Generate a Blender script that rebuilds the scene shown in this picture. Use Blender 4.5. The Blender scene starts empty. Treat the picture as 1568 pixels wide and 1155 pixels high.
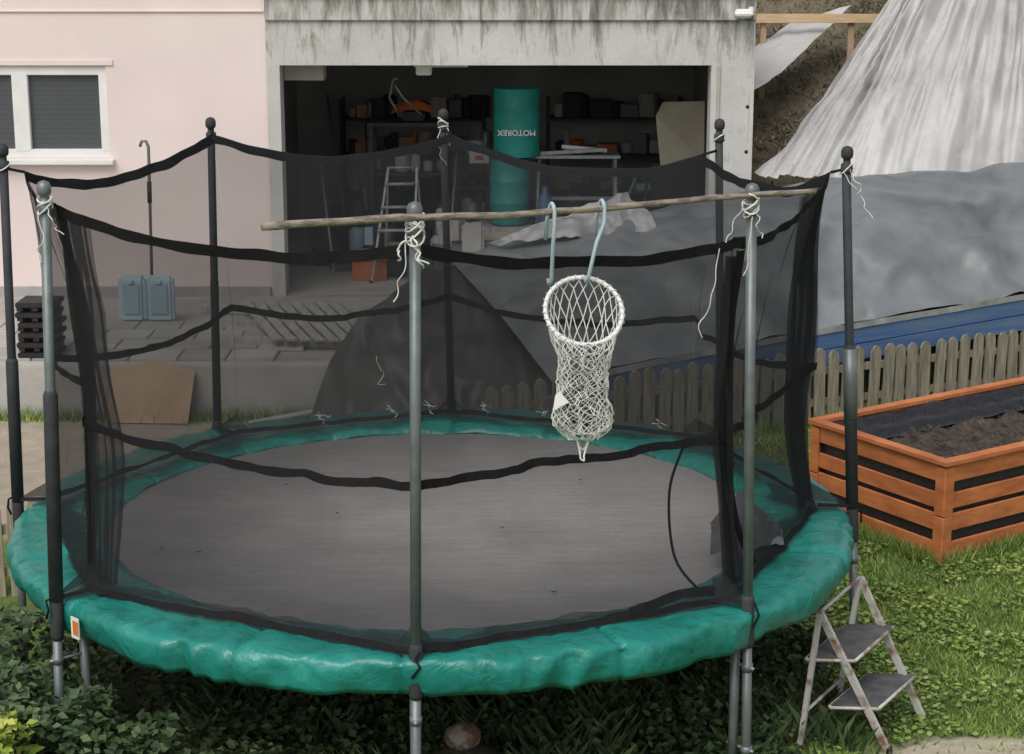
import bpy, bmesh, math, random
from mathutils import Vector, Matrix, noise as mn
random.seed(7)
R=math.radians
scene=bpy.context.scene
COL=scene.collection

# ------------------------------------------------------------------ materials
def new_mat(name):
    m=bpy.data.materials.new(name); m.use_nodes=True
    nt=m.node_tree; b=nt.nodes["Principled BSDF"]
    return m,nt,b
def lk(nt,a,b): nt.links.new(a,b)
def coords(nt,scale=(1,1,1)):
    tc=nt.nodes.new("ShaderNodeTexCoord"); mp=nt.nodes.new("ShaderNodeMapping")
    mp.inputs["Scale"].default_value=scale
    lk(nt,tc.outputs["Object"],mp.inputs["Vector"]); return mp.outputs["Vector"]
def tex_noise(nt,vec,scale,detail=5,rough=.6,dist=0):
    n=nt.nodes.new("ShaderNodeTexNoise"); n.inputs["Scale"].default_value=scale
    n.inputs["Detail"].default_value=min(detail,5); n.inputs["Roughness"].default_value=rough
    n.inputs["Distortion"].default_value=dist
    lk(nt,vec,n.inputs["Vector"]); return n.outputs["Fac"]
def ramp(nt,fac,stops):
    r=nt.nodes.new("ShaderNodeValToRGB"); e=r.color_ramp.elements
    while len(e)<len(stops): e.new(.5)
    for i,(p,c) in enumerate(stops):
        e[i].position=p; e[i].color=(*c,1) if len(c)==3 else c
    lk(nt,fac,r.inputs["Fac"]); return r.outputs["Color"]
def mixc(nt,fac,a,b,mode='MIX'):
    m=nt.nodes.new("ShaderNodeMix"); m.data_type='RGBA'; m.blend_type=mode
    if isinstance(fac,(int,float)): m.inputs[0].default_value=fac
    else: lk(nt,fac,m.inputs[0])
    for s,v in ((6,a),(7,b)):
        if isinstance(v,tuple): m.inputs[s].default_value=(*v[:3],1)
        else: lk(nt,v,m.inputs[s])
    return m.outputs[2]
def bump(nt,b,h,strength=.3,dist=.02):
    bp=nt.nodes.new("ShaderNodeBump"); bp.inputs["Strength"].default_value=strength
    bp.inputs["Distance"].default_value=dist
    lk(nt,h,bp.inputs["Height"]); lk(nt,bp.outputs["Normal"],b.inputs["Normal"])
def pm(name,c1,c2=None,scale=5,rough=.7,stretch=(1,1,1),bs=0,bscale=None,metal=0,lo=.35,hi=.65,bdist=.01,spec=.5):
    m,nt,b=new_mat(name)
    if c2 is None: c2=tuple(x*.75 for x in c1)
    v=coords(nt,stretch)
    f=tex_noise(nt,v,scale)
    lk(nt,ramp(nt,f,[(lo,c1),(hi,c2)]),b.inputs["Base Color"])
    b.inputs["Roughness"].default_value=rough; b.inputs["Metallic"].default_value=metal
    b.inputs["Specular IOR Level"].default_value=spec
    if bs: bump(nt,b,tex_noise(nt,v,bscale or scale*6,3),bs,bdist)
    return m
def island_mat(name,stops,rough=.6):
    m,nt,b=new_mat(name)
    g=nt.nodes.new("ShaderNodeNewGeometry")
    col=ramp(nt,g.outputs["Random Per Island"],stops)
    v=coords(nt); big=tex_noise(nt,v,1.7,2)
    col=mixc(nt,.55,col,ramp(nt,big,[(.35,(.5,.55,.45)),(.65,(1.2,1.12,1))]),'MULTIPLY')
    lk(nt,col,b.inputs["Base Color"]); b.inputs["Roughness"].default_value=rough
    b.inputs["Specular IOR Level"].default_value=.35
    return m

M={}
M['pink']=pm("pink_render",(.80,.685,.655),(.72,.61,.585),.9,.9,bs=.3,bscale=120,bdist=.004,lo=.3,hi=.7)
M['plinth']=pm("grey_plinth",(.42,.41,.40),(.33,.32,.31),3,.9,bs=.2)
def concrete(name,stain=True,base=((.60,.59,.56),(.48,.47,.445))):
    m,nt,b=new_mat(name)
    v=coords(nt); f=tex_noise(nt,v,1.6,5,.6)
    col=ramp(nt,f,[(.3,base[0]),(.7,base[1])])
    fine=tex_noise(nt,v,30,5,.7)
    col=mixc(nt,.3,col,ramp(nt,fine,[(.3,(.75,.75,.75)),(.7,(1.08,1.08,1.08))]),'MULTIPLY')
    if stain:
        vs=coords(nt,(4.6,4.6,.7)); s=tex_noise(nt,vs,1.6,5,.72,.4)
        tc=nt.nodes.new("ShaderNodeTexCoord"); sx=nt.nodes.new("ShaderNodeSeparateXYZ")
        lk(nt,tc.outputs["Object"],sx.inputs[0])
        mr=nt.nodes.new("ShaderNodeMapRange"); mr.inputs["From Min"].default_value=2.62
        mr.inputs["From Max"].default_value=3.5; mr.inputs["To Min"].default_value=-.115; mr.inputs["To Max"].default_value=.12
        lk(nt,sx.outputs["Z"],mr.inputs["Value"])
        ad=nt.nodes.new("ShaderNodeMath"); ad.operation='ADD'
        lk(nt,s,ad.inputs[0]); lk(nt,mr.outputs[0],ad.inputs[1])
        msk=ramp(nt,ad.outputs[0],[(.48,(1,1,1)),(.57,(.62,.61,.57)),(.68,(.22,.22,.20))])
        col=mixc(nt,.9,col,msk,'MULTIPLY')
        sp=tex_noise(nt,coords(nt,(1,1,.8)),7,5,.85)
        col=mixc(nt,.4,col,ramp(nt,sp,[(.55,(1,1,1)),(.70,(.42,.42,.39))]),'MULTIPLY')
    lk(nt,col,b.inputs["Base Color"]); b.inputs["Roughness"].default_value=.92
    bump(nt,b,fine,.3,.006); return m
M['conc']=concrete("weathered_concrete")
M['conc2']=concrete("retaining_concrete",False,((.50,.48,.44),(.34,.32,.29)))
M['garage_in']=pm("garage_interior_plaster",(.50,.49,.48),(.34,.33,.33),1.1,.95)
M['garage_fl']=pm("garage_floor_concrete",(.46,.44,.41),(.32,.31,.29),1.6,.85)
M['yard']=pm("yard_paving",(.42,.40,.36),(.29,.27,.24),1.4,.9,bs=.4,bscale=25)
M['white']=pm("white_plastic_paint",(.78,.78,.76),(.70,.70,.68),3,.45)
M['shade']=pm("window_shade_dark",(.085,.09,.10),(.07,.076,.083),1,.35)
M['dark']=pm("black_dark_plastic",(.02,.02,.022),(.012,.012,.013),6,.6)
M['galv']=pm("painted_steel_tube",(.19,.215,.215),(.12,.14,.14),9,.42,metal=.3,bs=.05,lo=.3,hi=.7)
M['galvlite']=pm("galvanised_steel",(.36,.39,.39),(.25,.27,.27),12,.45,metal=.3)
M['foam']=pm("dark_foam_sleeve",(.04,.044,.048),(.025,.028,.031),8,.75,bs=.2)
M['teal_drum']=pm("teal_drum_paint",(.025,.36,.31),(.016,.25,.22),3,.45)
M['orange_m']=pm("orange_enamel",(.62,.17,.035),(.42,.11,.025),4,.5)
M['blue_pl']=pm("pale_blue_plastic",(.50,.64,.70),(.40,.54,.60),4,.5)
M['blue_pl2']=pm("mid_blue_plastic",(.36,.50,.58),(.30,.43,.50),4,.5)
M['blue_board']=pm("blue_painted_board",(.05,.11,.25),(.10,.15,.24),3,.5,stretch=(.4,.4,5),bs=.2)
M['card']=pm("cardboard",(.50,.45,.36),(.40,.36,.28),3,.9)
M['plank']=pm("fresh_timber",(.66,.48,.30),(.55,.38,.21),5,.75,stretch=(1,1,9),bs=.2)
M['ply']=pm("plywood_tan",(.48,.34,.22),(.38,.26,.16),4,.8)
M['picket']=pm("weathered_picket",(.30,.265,.20),(.15,.135,.10),4,.9,stretch=(9,9,.9),bs=.5,bscale=14)
M['picketL']=pm("pale_picket",(.42,.37,.27),(.26,.23,.16),4,.9,stretch=(9,9,.9),bs=.5,bscale=14)
M['greywood']=pm("grey_board",(.46,.44,.41),(.30,.285,.26),5,.9,stretch=(6,.8,1),bs=.3)
M['stick']=pm("bare_wood_stick",(.33,.28,.22),(.15,.125,.10),11,.8,stretch=(1.5,1.5,8),bs=.5,lo=.42,hi=.6)
M['cord']=pm("white_cord",(.78,.77,.73),(.6,.59,.55),30,.8)
M['hook']=pm("pale_blue_hose",(.42,.52,.57),(.36,.46,.52),10,.4)
M['orange_wood']=pm("orange_stained_wood",(.58,.195,.062),(.37,.11,.036),3.2,.65,stretch=(1,1,3.5),bs=.3,bscale=22,bdist=.006)
M['soil']=pm("potting_soil",(.085,.065,.05),(.02,.015,.012),13,.98,bs=.9,bscale=28,bdist=.03)
M['liner']=pm("black_dimple_liner",(.022,.024,.028),(.014,.014,.017),20,.45,bs=.5,bscale=60)
M['tread']=pm("ribbed_tread",(.11,.11,.11),(.06,.06,.065),12,.75,bs=.3)
M['rust']=pm("rusty_white_steel",(.52,.51,.48),(.24,.11,.055),13,.55,lo=.5,hi=.68,metal=.1)
M['leaf']=island_mat("shrub_leaves",[(0,(.026,.050,.022)),(.5,(.05,.09,.037)),(.85,(.085,.135,.058)),(1,(.14,.18,.08))])
M['leafd']=island_mat("undergrowth_leaves",[(0,(.018,.038,.014)),(.6,(.045,.08,.03)),(1,(.09,.13,.045))])
M['leafy']=island_mat("bright_leaves",[(0,(.12,.22,.03)),(.5,(.26,.36,.06)),(1,(.45,.48,.12))])
M['grass']=island_mat("grass_blades",[(0,(.09,.16,.03)),(.4,(.17,.27,.05)),(.75,(.26,.36,.08)),(.95,(.35,.41,.15)),(1,(.43,.39,.21))],.55)
M['straw']=island_mat("dry_straw",[(0,(.12,.10,.07)),(.5,(.24,.20,.14)),(1,(.42,.36,.25))],.9)
M['strap']=pm("black_webbing",(.013,.013,.014),(.008,.008,.009),40,.8,spec=.2)
M['greycloth']=pm("grey_cloth",(.14,.14,.145),(.08,.08,.085),6,.8)
M['brownball']=pm("muddy_ball_leather",(.16,.075,.045),(.26,.23,.20),9,.7,lo=.48,hi=.55)

def ground_mat():
    m,nt,b=new_mat("ground_grass_and_dirt")
    v=coords(nt)
    g=ramp(nt,tex_noise(nt,v,9,5,.7),[(.3,(.055,.095,.02)),(.55,(.12,.18,.035)),(.75,(.17,.22,.06))])
    d=ramp(nt,tex_noise(nt,v,4,5,.7),[(.3,(.46,.40,.31)),(.7,(.32,.27,.20))])
    sd=ramp(nt,tex_noise(nt,v,14,5,.7),[(.3,(.58,.52,.40)),(.7,(.40,.35,.25))])
    tc=nt.nodes.new("ShaderNodeTexCoord"); sx=nt.nodes.new("ShaderNodeSeparateXYZ"); lk(nt,tc.outputs["Object"],sx.inputs[0])
    wob=tex_noise(nt,v,1.3,4)
    def M2(op,a,b_=0.0):
        n=nt.nodes.new("ShaderNodeMath"); n.operation=op
        for i,q in enumerate((a,b_)):
            if isinstance(q,(int,float)): n.inputs[i].default_value=q
            else: lk(nt,q,n.inputs[i])
        return n.outputs[0]
    yy=M2('ADD',sx.outputs["Y"],wob)
    a=nt.nodes.new("ShaderNodeMapRange"); a.inputs["From Min"].default_value=12.1; a.inputs["From Max"].default_value=12.6; lk(nt,yy,a.inputs["Value"])
    c=nt.nodes.new("ShaderNodeMapRange"); c.inputs["From Min"].default_value=.9; c.inputs["From Max"].default_value=.3; lk(nt,sx.outputs["X"],c.inputs["Value"])
    fac=M2('MULTIPLY',a.outputs[0],c.outputs[0])
    col=mixc(nt,fac,g,d)
    vd=nt.nodes.new("ShaderNodeVectorMath"); vd.operation='DISTANCE'
    sc=nt.nodes.new("ShaderNodeVectorMath"); sc.operation='MULTIPLY'; sc.inputs[1].default_value=(.55,1.25,1)
    lk(nt,tc.outputs["Object"],sc.inputs[0]); lk(nt,sc.outputs[0],vd.inputs[0]); vd.inputs[1].default_value=(2.55*.55,8.28*1.25,0)
    dd=M2('ADD',vd.outputs["Value"],M2('MULTIPLY',wob,.35))
    e=nt.nodes.new("ShaderNodeMapRange"); e.inputs["From Min"].default_value=.68; e.inputs["From Max"].default_value=.55; lk(nt,dd,e.inputs["Value"])
    col=mixc(nt,e.outputs[0],col,sd)
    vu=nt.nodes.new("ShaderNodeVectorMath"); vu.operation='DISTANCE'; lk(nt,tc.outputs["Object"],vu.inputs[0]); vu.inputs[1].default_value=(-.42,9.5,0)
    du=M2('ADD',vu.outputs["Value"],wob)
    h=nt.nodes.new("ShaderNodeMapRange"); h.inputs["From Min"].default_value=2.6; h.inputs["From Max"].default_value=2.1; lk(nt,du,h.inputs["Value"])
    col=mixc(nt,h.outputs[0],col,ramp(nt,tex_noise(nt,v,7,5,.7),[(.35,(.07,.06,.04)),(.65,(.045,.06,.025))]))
    lk(nt,col,b.inputs["Base Color"]); b.inputs["Roughness"].default_value=.95
    bump(nt,b,tex_noise(nt,v,35,5,.75),.7,.03); return m
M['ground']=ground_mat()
def hill_mat():
    m,nt,b=new_mat("dry_earth_slope"); v=coords(nt)
    col=ramp(nt,tex_noise(nt,v,5,5,.75),[(.3,(.14,.115,.08)),(.5,(.23,.19,.135)),(.7,(.31,.265,.19))])
    col=mixc(nt,.5,col,ramp(nt,tex_noise(nt,v,1.1,4),[(.4,(1,1,1)),(.62,(.6,.7,.48))]),'MULTIPLY')
    lk(nt,col,b.inputs["Base Color"]); b.inputs["Roughness"].default_value=1
    bump(nt,b,tex_noise(nt,v,22,5,.8),.9,.06); return m
M['hill']=hill_mat()
def tarp_mat(name,c1,c2,c3,rough=.45,scale=1.2,bs=.5):
    m,nt,b=new_mat(name); v=coords(nt)
    col=ramp(nt,tex_noise(nt,v,scale,3,.5,.5),[(.35,c1),(.52,c2),(.68,c3)])
    dirt=tex_noise(nt,v,12,5,.75)
    col=mixc(nt,.3,col,ramp(nt,dirt,[(.4,(1,1,1)),(.75,(.6,.58,.54))]),'MULTIPLY')
    lk(nt,col,b.inputs["Base Color"]); b.inputs["Roughness"].default_value=rough
    vo=nt.nodes.new("ShaderNodeTexVoronoi"); vo.feature='SMOOTH_F1'; vo.inputs["Scale"].default_value=2.6
    wv=nt.nodes.new("ShaderNodeMapping"); wv.inputs["Scale"].default_value=(1,1,.55); wv.inputs["Rotation"].default_value=(.3,.6,.2)
    dn=nt.nodes.new("ShaderNodeTexNoise"); dn.inputs["Scale"].default_value=1.4; dn.inputs["Detail"].default_value=2; lk(nt,v,dn.inputs["Vector"])
    ad=nt.nodes.new("ShaderNodeVectorMath"); ad.operation='ADD'; lk(nt,v,ad.inputs[0]); lk(nt,dn.outputs["Color"],ad.inputs[1])
    lk(nt,ad.outputs[0],wv.inputs["Vector"]); lk(nt,wv.outputs[0],vo.inputs["Vector"])
    bump(nt,b,vo.outputs["Distance"],bs,.12); return m
M['tarp_grey']=tarp_mat("slate_grey_tarp",(.115,.128,.135),(.18,.195,.20),(.092,.102,.112),.4,.8,.6)
M['tarp_silver']=tarp_mat("silver_white_tarp",(.52,.51,.50),(.44,.43,.425),(.36,.355,.35),.5,.9,.5)
M['tarp_dark']=tarp_mat("dark_brown_tarp",(.045,.043,.042),(.065,.062,.056),(.034,.034,.034),.5)
M['plastic_sheet']=tarp_mat("pale_plastic_sheet",(.40,.41,.40),(.28,.29,.29),(.50,.50,.48),.35,3)

def pad_mat():
    m,nt,b=new_mat("teal_vinyl_pad"); v=coords(nt)
    col=ramp(nt,tex_noise(nt,v,2.3,5,.65,.4),[(.3,(.008,.165,.137)),(.5,(.014,.212,.178)),(.7,(.026,.275,.23))])
    dirt=tex_noise(nt,v,6,5,.8)
    col=mixc(nt,.8,col,ramp(nt,dirt,[(.50,(1,1,1)),(.70,(.58,.52,.38))]),'MULTIPLY')
    lk(nt,col,b.inputs["Base Color"]); b.inputs["Roughness"].default_value=.34
    b.inputs["Specular IOR Level"].default_value=.5
    bump(nt,b,tex_noise(nt,v,8,4,.5,1.2),.5,.03); return m
M['pad']=pad_mat()
def matmat():
    m,nt,b=new_mat("woven_jump_mat")
    v=coords(nt,(1.1,42,1)); s=tex_noise(nt,v,3.0,5,.75)
    v2=coords(nt); g=tex_noise(nt,v2,1.3,5,.6)
    w=tex_noise(nt,coords(nt,(60,60,1)),3,3,.7)
    col=ramp(nt,s,[(.25,(.34,.32,.305)),(.75,(.70,.665,.635))])
    # sky sheen painted into the colour: bright middle, darker towards the rim
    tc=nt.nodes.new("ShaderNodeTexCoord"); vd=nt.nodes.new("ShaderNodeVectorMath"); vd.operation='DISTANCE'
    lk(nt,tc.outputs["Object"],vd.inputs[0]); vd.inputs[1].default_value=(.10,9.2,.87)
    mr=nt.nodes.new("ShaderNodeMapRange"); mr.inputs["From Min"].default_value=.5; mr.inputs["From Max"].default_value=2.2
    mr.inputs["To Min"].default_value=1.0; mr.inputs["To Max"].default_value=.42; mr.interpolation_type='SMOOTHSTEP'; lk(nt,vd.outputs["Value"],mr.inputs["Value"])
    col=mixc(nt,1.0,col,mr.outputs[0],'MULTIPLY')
    col=mixc(nt,.6,col,ramp(nt,g,[(.35,(.65,.65,.66)),(.65,(1.12,1.1,1.08))]),'MULTIPLY')
    col=mixc(nt,.6,col,ramp(nt,w,[(.35,(.65,.65,.65)),(.65,(1.2,1.2,1.2))]),'MULTIPLY')
    lk(nt,col,b.inputs["Base Color"]); b.inputs["Roughness"].default_value=.5
    b.inputs["Specular IOR Level"].default_value=.5
    bump(nt,b,s,.25,.006); return m
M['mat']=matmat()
def netmat(name,a0):
    m,nt,b=new_mat(name); nt.nodes.remove(b)
    d=nt.nodes.new("ShaderNodeBsdfDiffuse"); d.inputs["Color"].default_value=(.03,.031,.033,1)
    t=nt.nodes.new("ShaderNodeBsdfTransparent"); mx=nt.nodes.new("ShaderNodeMixShader"); mx.inputs[0].default_value=a0
    lk(nt,t.outputs[0],mx.inputs[1]); lk(nt,d.outputs[0],mx.inputs[2])
    lk(nt,mx.outputs[0],nt.nodes["Material Output"].inputs["Surface"]); return m
M['net']=netmat("fine_black_mesh",.53)
M['netfold']=netmat("fine_black_mesh_fold",.55)

# ------------------------------------------------------------------ helpers
def empty(name,loc=(0,0,0)):
    e=bpy.data.objects.new(name,None); e.location=loc; e.empty_display_size=.2; COL.objects.link(e); return e
def par(o,p):
    if p is not None:
        o.parent=p; o.matrix_parent_inverse=Matrix.Translation(-Vector(p.location))
    return o
def mesh(name,vs,fs,mat,parent=None,smooth=False):
    me=bpy.data.meshes.new(name); me.from_pydata([tuple(v) for v in vs],[],fs); me.update()
    if mat: me.materials.append(mat)
    if smooth: me.polygons.foreach_set("use_smooth",[True]*len(me.polygons))
    o=bpy.data.objects.new(name,me); COL.objects.link(o); return par(o,parent)
def box(name,c,s,mat,parent=None,rz=0,bev=0,rx=0,ry=0):
    Rm=Matrix.Rotation(rz,3,'Z')@Matrix.Rotation(ry,3,'Y')@Matrix.Rotation(rx,3,'X')
    bm=bmesh.new(); bmesh.ops.create_cube(bm,size=1)
    for v in bm.verts: v.co=Vector((v.co.x*s[0],v.co.y*s[1],v.co.z*s[2]))
    if bev: bmesh.ops.bevel(bm,geom=list(bm.edges),offset=bev,segments=2,affect='EDGES')
    for v in bm.verts: v.co=Rm@v.co+Vector(c)
    me=bpy.data.meshes.new(name); bm.to_mesh(me); bm.free(); me.materials.append(mat)
    o=bpy.data.objects.new(name,me); COL.objects.link(o); return par(o,parent)
def tube(name,pts,r,mat,parent=None,seg=10,rs=None,caps=True,closed=False):
    pts=[Vector(p) for p in pts]; n=len(pts); vs=[];fs=[]
    prev=None
    for i,p in enumerate(pts):
        if closed: d=(pts[(i+1)%n]-pts[i-1]).normalized()
        else: d=(pts[min(i+1,n-1)]-pts[max(i-1,0)]).normalized()
        if prev is None:
            a=Vector((0,0,1)) if abs(d.z)<.9 else Vector((1,0,0)); x=d.cross(a).normalized()
        else:
            x=(prev-d*prev.dot(d)).normalized()
        prev=x; y=d.cross(x); rr=rs[i] if rs else r
        for k in range(seg):
            t=2*math.pi*k/seg; vs.append(p+(x*math.cos(t)+y*math.sin(t))*rr)
    m=n if closed else n-1
    for i in range(m):
        j=(i+1)%n
        for k in range(seg):
            k2=(k+1)%seg; fs.append((i*seg+k,i*seg+k2,j*seg+k2,j*seg+k))
    if caps and not closed:
        fs.append(tuple(range(seg))[::-1]); fs.append(tuple((n-1)*seg+k for k in range(seg)))
    return mesh(name,vs,fs,mat,parent,True)
def strings(name,paths,r,mat,parent=None,res=0):
    cu=bpy.data.curves.new(name,'CURVE'); cu.dimensions='3D'; cu.bevel_depth=r; cu.bevel_resolution=1
    for p in paths:
        s=cu.splines.new('POLY'); s.points.add(len(p)-1)
        for i,q in enumerate(p): s.points[i].co=(*q,1)
    cu.materials.append(mat); o=bpy.data.objects.new(name,cu); COL.objects.link(o); return par(o,parent)
def lathe(name,c,prof,mat,parent=None,seg=24):
    vs=[];fs=[];c=Vector(c)
    for r,z in prof:
        for k in range(seg):
            t=2*math.pi*k/seg; vs.append(c+Vector((r*math.cos(t),r*math.sin(t),z)))
    for i in range(len(prof)-1):
        for k in range(seg):
            k2=(k+1)%seg; fs.append((i*seg+k,i*seg+k2,(i+1)*seg+k2,(i+1)*seg+k))
    fs.append(tuple(range(seg))[::-1]); fs.append(tuple((len(prof)-1)*seg+k for k in range(seg)))
    return mesh(name,vs,fs,mat,parent,True)
def lerp_row(row,u):
    n=len(row)-1; t=u*n; i=min(int(t),n-1); f=t-i
    return Vector(row[i]).lerp(Vector(row[i+1]),f)
def sheet(name,rows,nu,nv,disp,mat,parent=None,nrm=(0,-.8,.6)):
    N=Vector(nrm).normalized(); vs=[];fs=[]
    for j in range(nv+1):
        v=j/nv; t=v*(len(rows)-1); k=min(int(t),len(rows)-2); f=t-k
        for i in range(nu+1):
            u=i/nu; p=lerp_row(rows[k],u).lerp(lerp_row(rows[k+1],u),f)
            vs.append(p+N*disp(u,v,p))
    for j in range(nv):
        for i in range(nu):
            a=j*(nu+1)+i; fs.append((a,a+1,a+nu+2,a+nu+1))
    return mesh(name,vs,fs,mat,parent,True)
def nz(x,y,z=0): return mn.noise(Vector((x,y,z)))
def ridge(x,y,z=0): return 1-abs(nz(x,y,z))*2.2

# ------------------------------------------------------------------ ground
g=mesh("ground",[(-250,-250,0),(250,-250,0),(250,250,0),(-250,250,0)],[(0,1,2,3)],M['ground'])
YZ=.42
yard=mesh("paved_yard",[(-30,15.32,YZ),(-1.2,15.32,YZ),(.2,16.2,YZ),(2.6,17.4,YZ),(2.6,18.9,YZ),(-30,18.9,YZ)],[(0,1,2,3,4,5)],M['yard'])
rw=empty("retaining_wall",(-4,15.3,0))
for i in range(9):
    x1=-1.25-2.4*i; box("wall_panel_%d"%i,(x1-1.2+.005,15.22,YZ/2+.012),(2.385,.2,YZ+.03),M['conc2'],rw,bev=.012)
mesh("side_face",[(-1.2,15.3,0),(.2,16.2,0),(.2,16.2,YZ),(-1.2,15.3,YZ)],[(0,1,2,3)],M['conc2'],rw)

# ------------------------------------------------------------------ house with garage
H=empty("house_with_garage",(0,18.5,YZ))
F=18.5
def wall(name,x0,x1,z0,z1,hole,y,mat,depth):
    hx0,hx1,hz0,hz1=hole
    xs=[x0,hx0,hx1,x1]; zs=[z0,hz0,hz1,z1]; vs=[];fs=[]
    for z in zs:
        for x in xs: vs.append((x,y,z))
    for j in range(3):
        for i in range(3):
            if i==1 and j==1: continue
            if xs[i+1]-xs[i]<1e-6 or zs[j+1]-zs[j]<1e-6: continue
            a=j*4+i; fs.append((a,a+1,a+5,a+4))
    b=len(vs)
    for x,z in ((hx0,hz0),(hx1,hz0),(hx1,hz1),(hx0,hz1)): vs.append((x,y,z)); vs.append((x,y+depth,z))
    for k in range(4):
        k2=(k+1)%4; fs.append((b+2*k,b+2*k+1,b+2*k2+1,b+2*k2))
    return mesh(name,vs,fs,mat,H)
wall("pink_wall",-14,-2.45,YZ-.1,5.6,(-5.86,-4.06,1.83,2.75),F,M['pink'],.16)
wall("garage_concrete_front",-2.45,2.42,YZ-.1,3.2,(-2.32,1.99,YZ-.05,2.76),F-.02,M['conc'],.3)
box("roof_slab_edge",(-.015,F+.05-.02,3.325),(4.87,.17,.25),M['conc'],H,bev=.006)
box("roof_slab_cap",(0.0,F+3.0,3.475),(4.95,6.2,.045),M['dark'],H)
mesh("garage_side_wall",[(2.42,F-.02,YZ-.1),(2.42,25,YZ-.1),(2.42,25,3.45),(2.42,F-.02,3.45)],[(0,1,2,3)],M['conc'],H)
mesh("house_side_wall",[(-2.45,F,3.45),(-2.45,25,3.45),(-2.45,25,5.6),(-2.45,F,5.6)],[(0,1,2,3)],M['pink'],H)
mesh("house_roof",[(-14.4,F-.5,5.6),(-2.1,F-.5,5.6),(-2.1,25,6.6),(-14.4,25,6.6)],[(0,1,2,3)],M['dark'],H)
box("plinth",(-8.2,F-.02,YZ+.02),(11.46,.05,.16),M['plinth'],H,bev=.006)
box("render_band",(-8.2,F-.006,3.29),(11.46,.03,.012),M['pink'],H)
x0,x1,y0,y1,z0,z1=-2.75,2.32,F+.28,23.6,YZ+.005,2.86
v=[(x0,y0,z0),(x1,y0,z0),(x1,y1,z0),(x0,y1,z0),(x0,y0,z1),(x1,y0,z1),(x1,y1,z1),(x0,y1,z1)]
mesh("garage_interior",v,[(4,7,6,5),(0,3,7,4),(1,5,6,2),(3,2,6,7)],M['garage_in'],H)
mesh("garage_floor",[(x0,F-.02,z0),(x1,F-.02,z0),(x1,y1,z0),(x0,y1,z0)],[(0,1,2,3)],M['garage_fl'],H)
box("window_frame_top",(-4.96,F+.06,2.705),(1.8,.07,.09),M['white'],H,bev=.005)
box("window_frame_bottom",(-4.96,F+.06,1.875),(1.8,.07,.09),M['white'],H,bev=.005)
for i,xx in enumerate((-5.82,-4.935,-4.10)):
    box("window_frame_post_%d"%i,(xx,F+.058,2.29),(.085 if i!=1 else .16,.075,.78),M['white'],H,bev=.005)
for i,(a,b_) in enumerate(((-5.80,-5.0),(-4.87,-4.11))):
    box("window_pane_%d"%i,((a+b_)/2,F+.10,2.29),(b_-a,.02,.80),M['shade'],H)
    for zz in range(17):
        box("shutter_slat",((a+b_)/2,F+.087,1.905+zz*.048),(b_-a-.01,.006,.0474),M['shade'],H,rx=.015,bev=.001)
box("window_sill",(-4.96,F-.03,1.80),(1.9,.16,.05),M['white'],H,bev=.006)
box("window_surround",(-4.96,F-.006,2.785),(1.95,.02,.05),M['pink'],H)
box("ceiling_duct",(-2.12,F+.5,2.67),(.40,.3,.17),M['conc2'],H,bev=.004)
box("ceiling_lamp",(-.90,F+.45,2.70),(.16,.16,.13),M['white'],H,bev=.01)
box("ceiling_lamp_rail",(-.72,F+.36,2.745),(.55,.1,.05),M['white'],H,bev=.005)
wl=empty("security_lamp",(2.3,F-.1,3.3))
box("lamp_body",(2.28,F-.14,3.27),(.17,.11,.07),M['white'],wl,bev=.012,rx=-.3)
box("lamp_bracket",(2.36,F-.06,3.29),(.05,.1,.09),M['white'],wl,bev=.008)
for zz in (2.35,1.9,1.3):
    lathe("tie_hole",(2.36,0,0),[(.001,0),(.018,0),(.018,.004)],M['dark'],H,12).matrix_parent_inverse=Matrix.Translation(-Vector(H.location))@Matrix.Translation((0,F-.021,zz))@Matrix.Rotation(R(90),4,'X')
box("garage_trim",(2.06,F+.02-.047,1.6),(.03,.03,2.3),M['conc2'],H)

# ------------------------------------------------------------------ garage contents
def drum(name,c,r,h):
    e=empty(name,c)
    pr=[(r*.95,0),(r,.01),(r,h*.32),(r*1.035,h*.335),(r,h*.35),(r,h*.65),(r*1.035,h*.665),(r,h*.68),(r,h-.01),(r*1.02,h-.004),(r*1.02,h),(r*.95,h),(r*.94,h-.02)]
    lathe("drum_body",c,pr,M['teal_drum'],e,36); return e
d1=drum("oil_drum",(.05,20.1,1.68),.25,.74)
drum("oil_drum",(-.03,20.15,.93),.215,.72)
fc=bpy.data.curves.new("drum_lettering",'FONT'); fc.body="MOTOREX"; fc.size=.085; fc.align_x='CENTER'; fc.align_y='CENTER'; fc.extrude=.002; fc.offset=.0022
fc.materials.append(M['white']); fo=bpy.data.objects.new("drum_lettering",fc); COL.objects.link(fo)
fo.matrix_world=Matrix.Translation((.05,20.1-.272,1.96))@Matrix.Rotation(R(90),4,'X')@Matrix.Rotation(R(180),4,'Z')
fo.parent=d1; fo.matrix_parent_inverse=Matrix.Translation(-Vector(d1.location))
cr=empty("storage_crate",(0,20.15,.6)); box("crate_body",(0.0,20.2,.675),(.75,.6,.49),M['greywood'],cr,bev=.01)
for i in range(3): box("crate_slat_%d"%i,(0,19.89,.52+i*.15),(.76,.02,.09),M['card'],cr,bev=.004)
ITEMS=['card','dark','blue_pl2','plinth','galv','greywood','dark','foam','orange_m','shade','dark','shade','ply','foam']
def item(e,rr,x,y,z,w,hh):
    mt=M[rr.choice(ITEMS)]
    if rr.random()<.4: lathe("can",(x,y,z),[(w*.4,0),(w*.42,.01),(w*.42,hh*.85),(w*.3,hh*.95),(w*.12,hh)],mt,e,14)
    else: box("stored_box",(x,y,z+hh/2),(w,w*rr.uniform(.6,1.2),hh),mt,e,rz=rr.uniform(-.5,.5),bev=.006)
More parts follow.
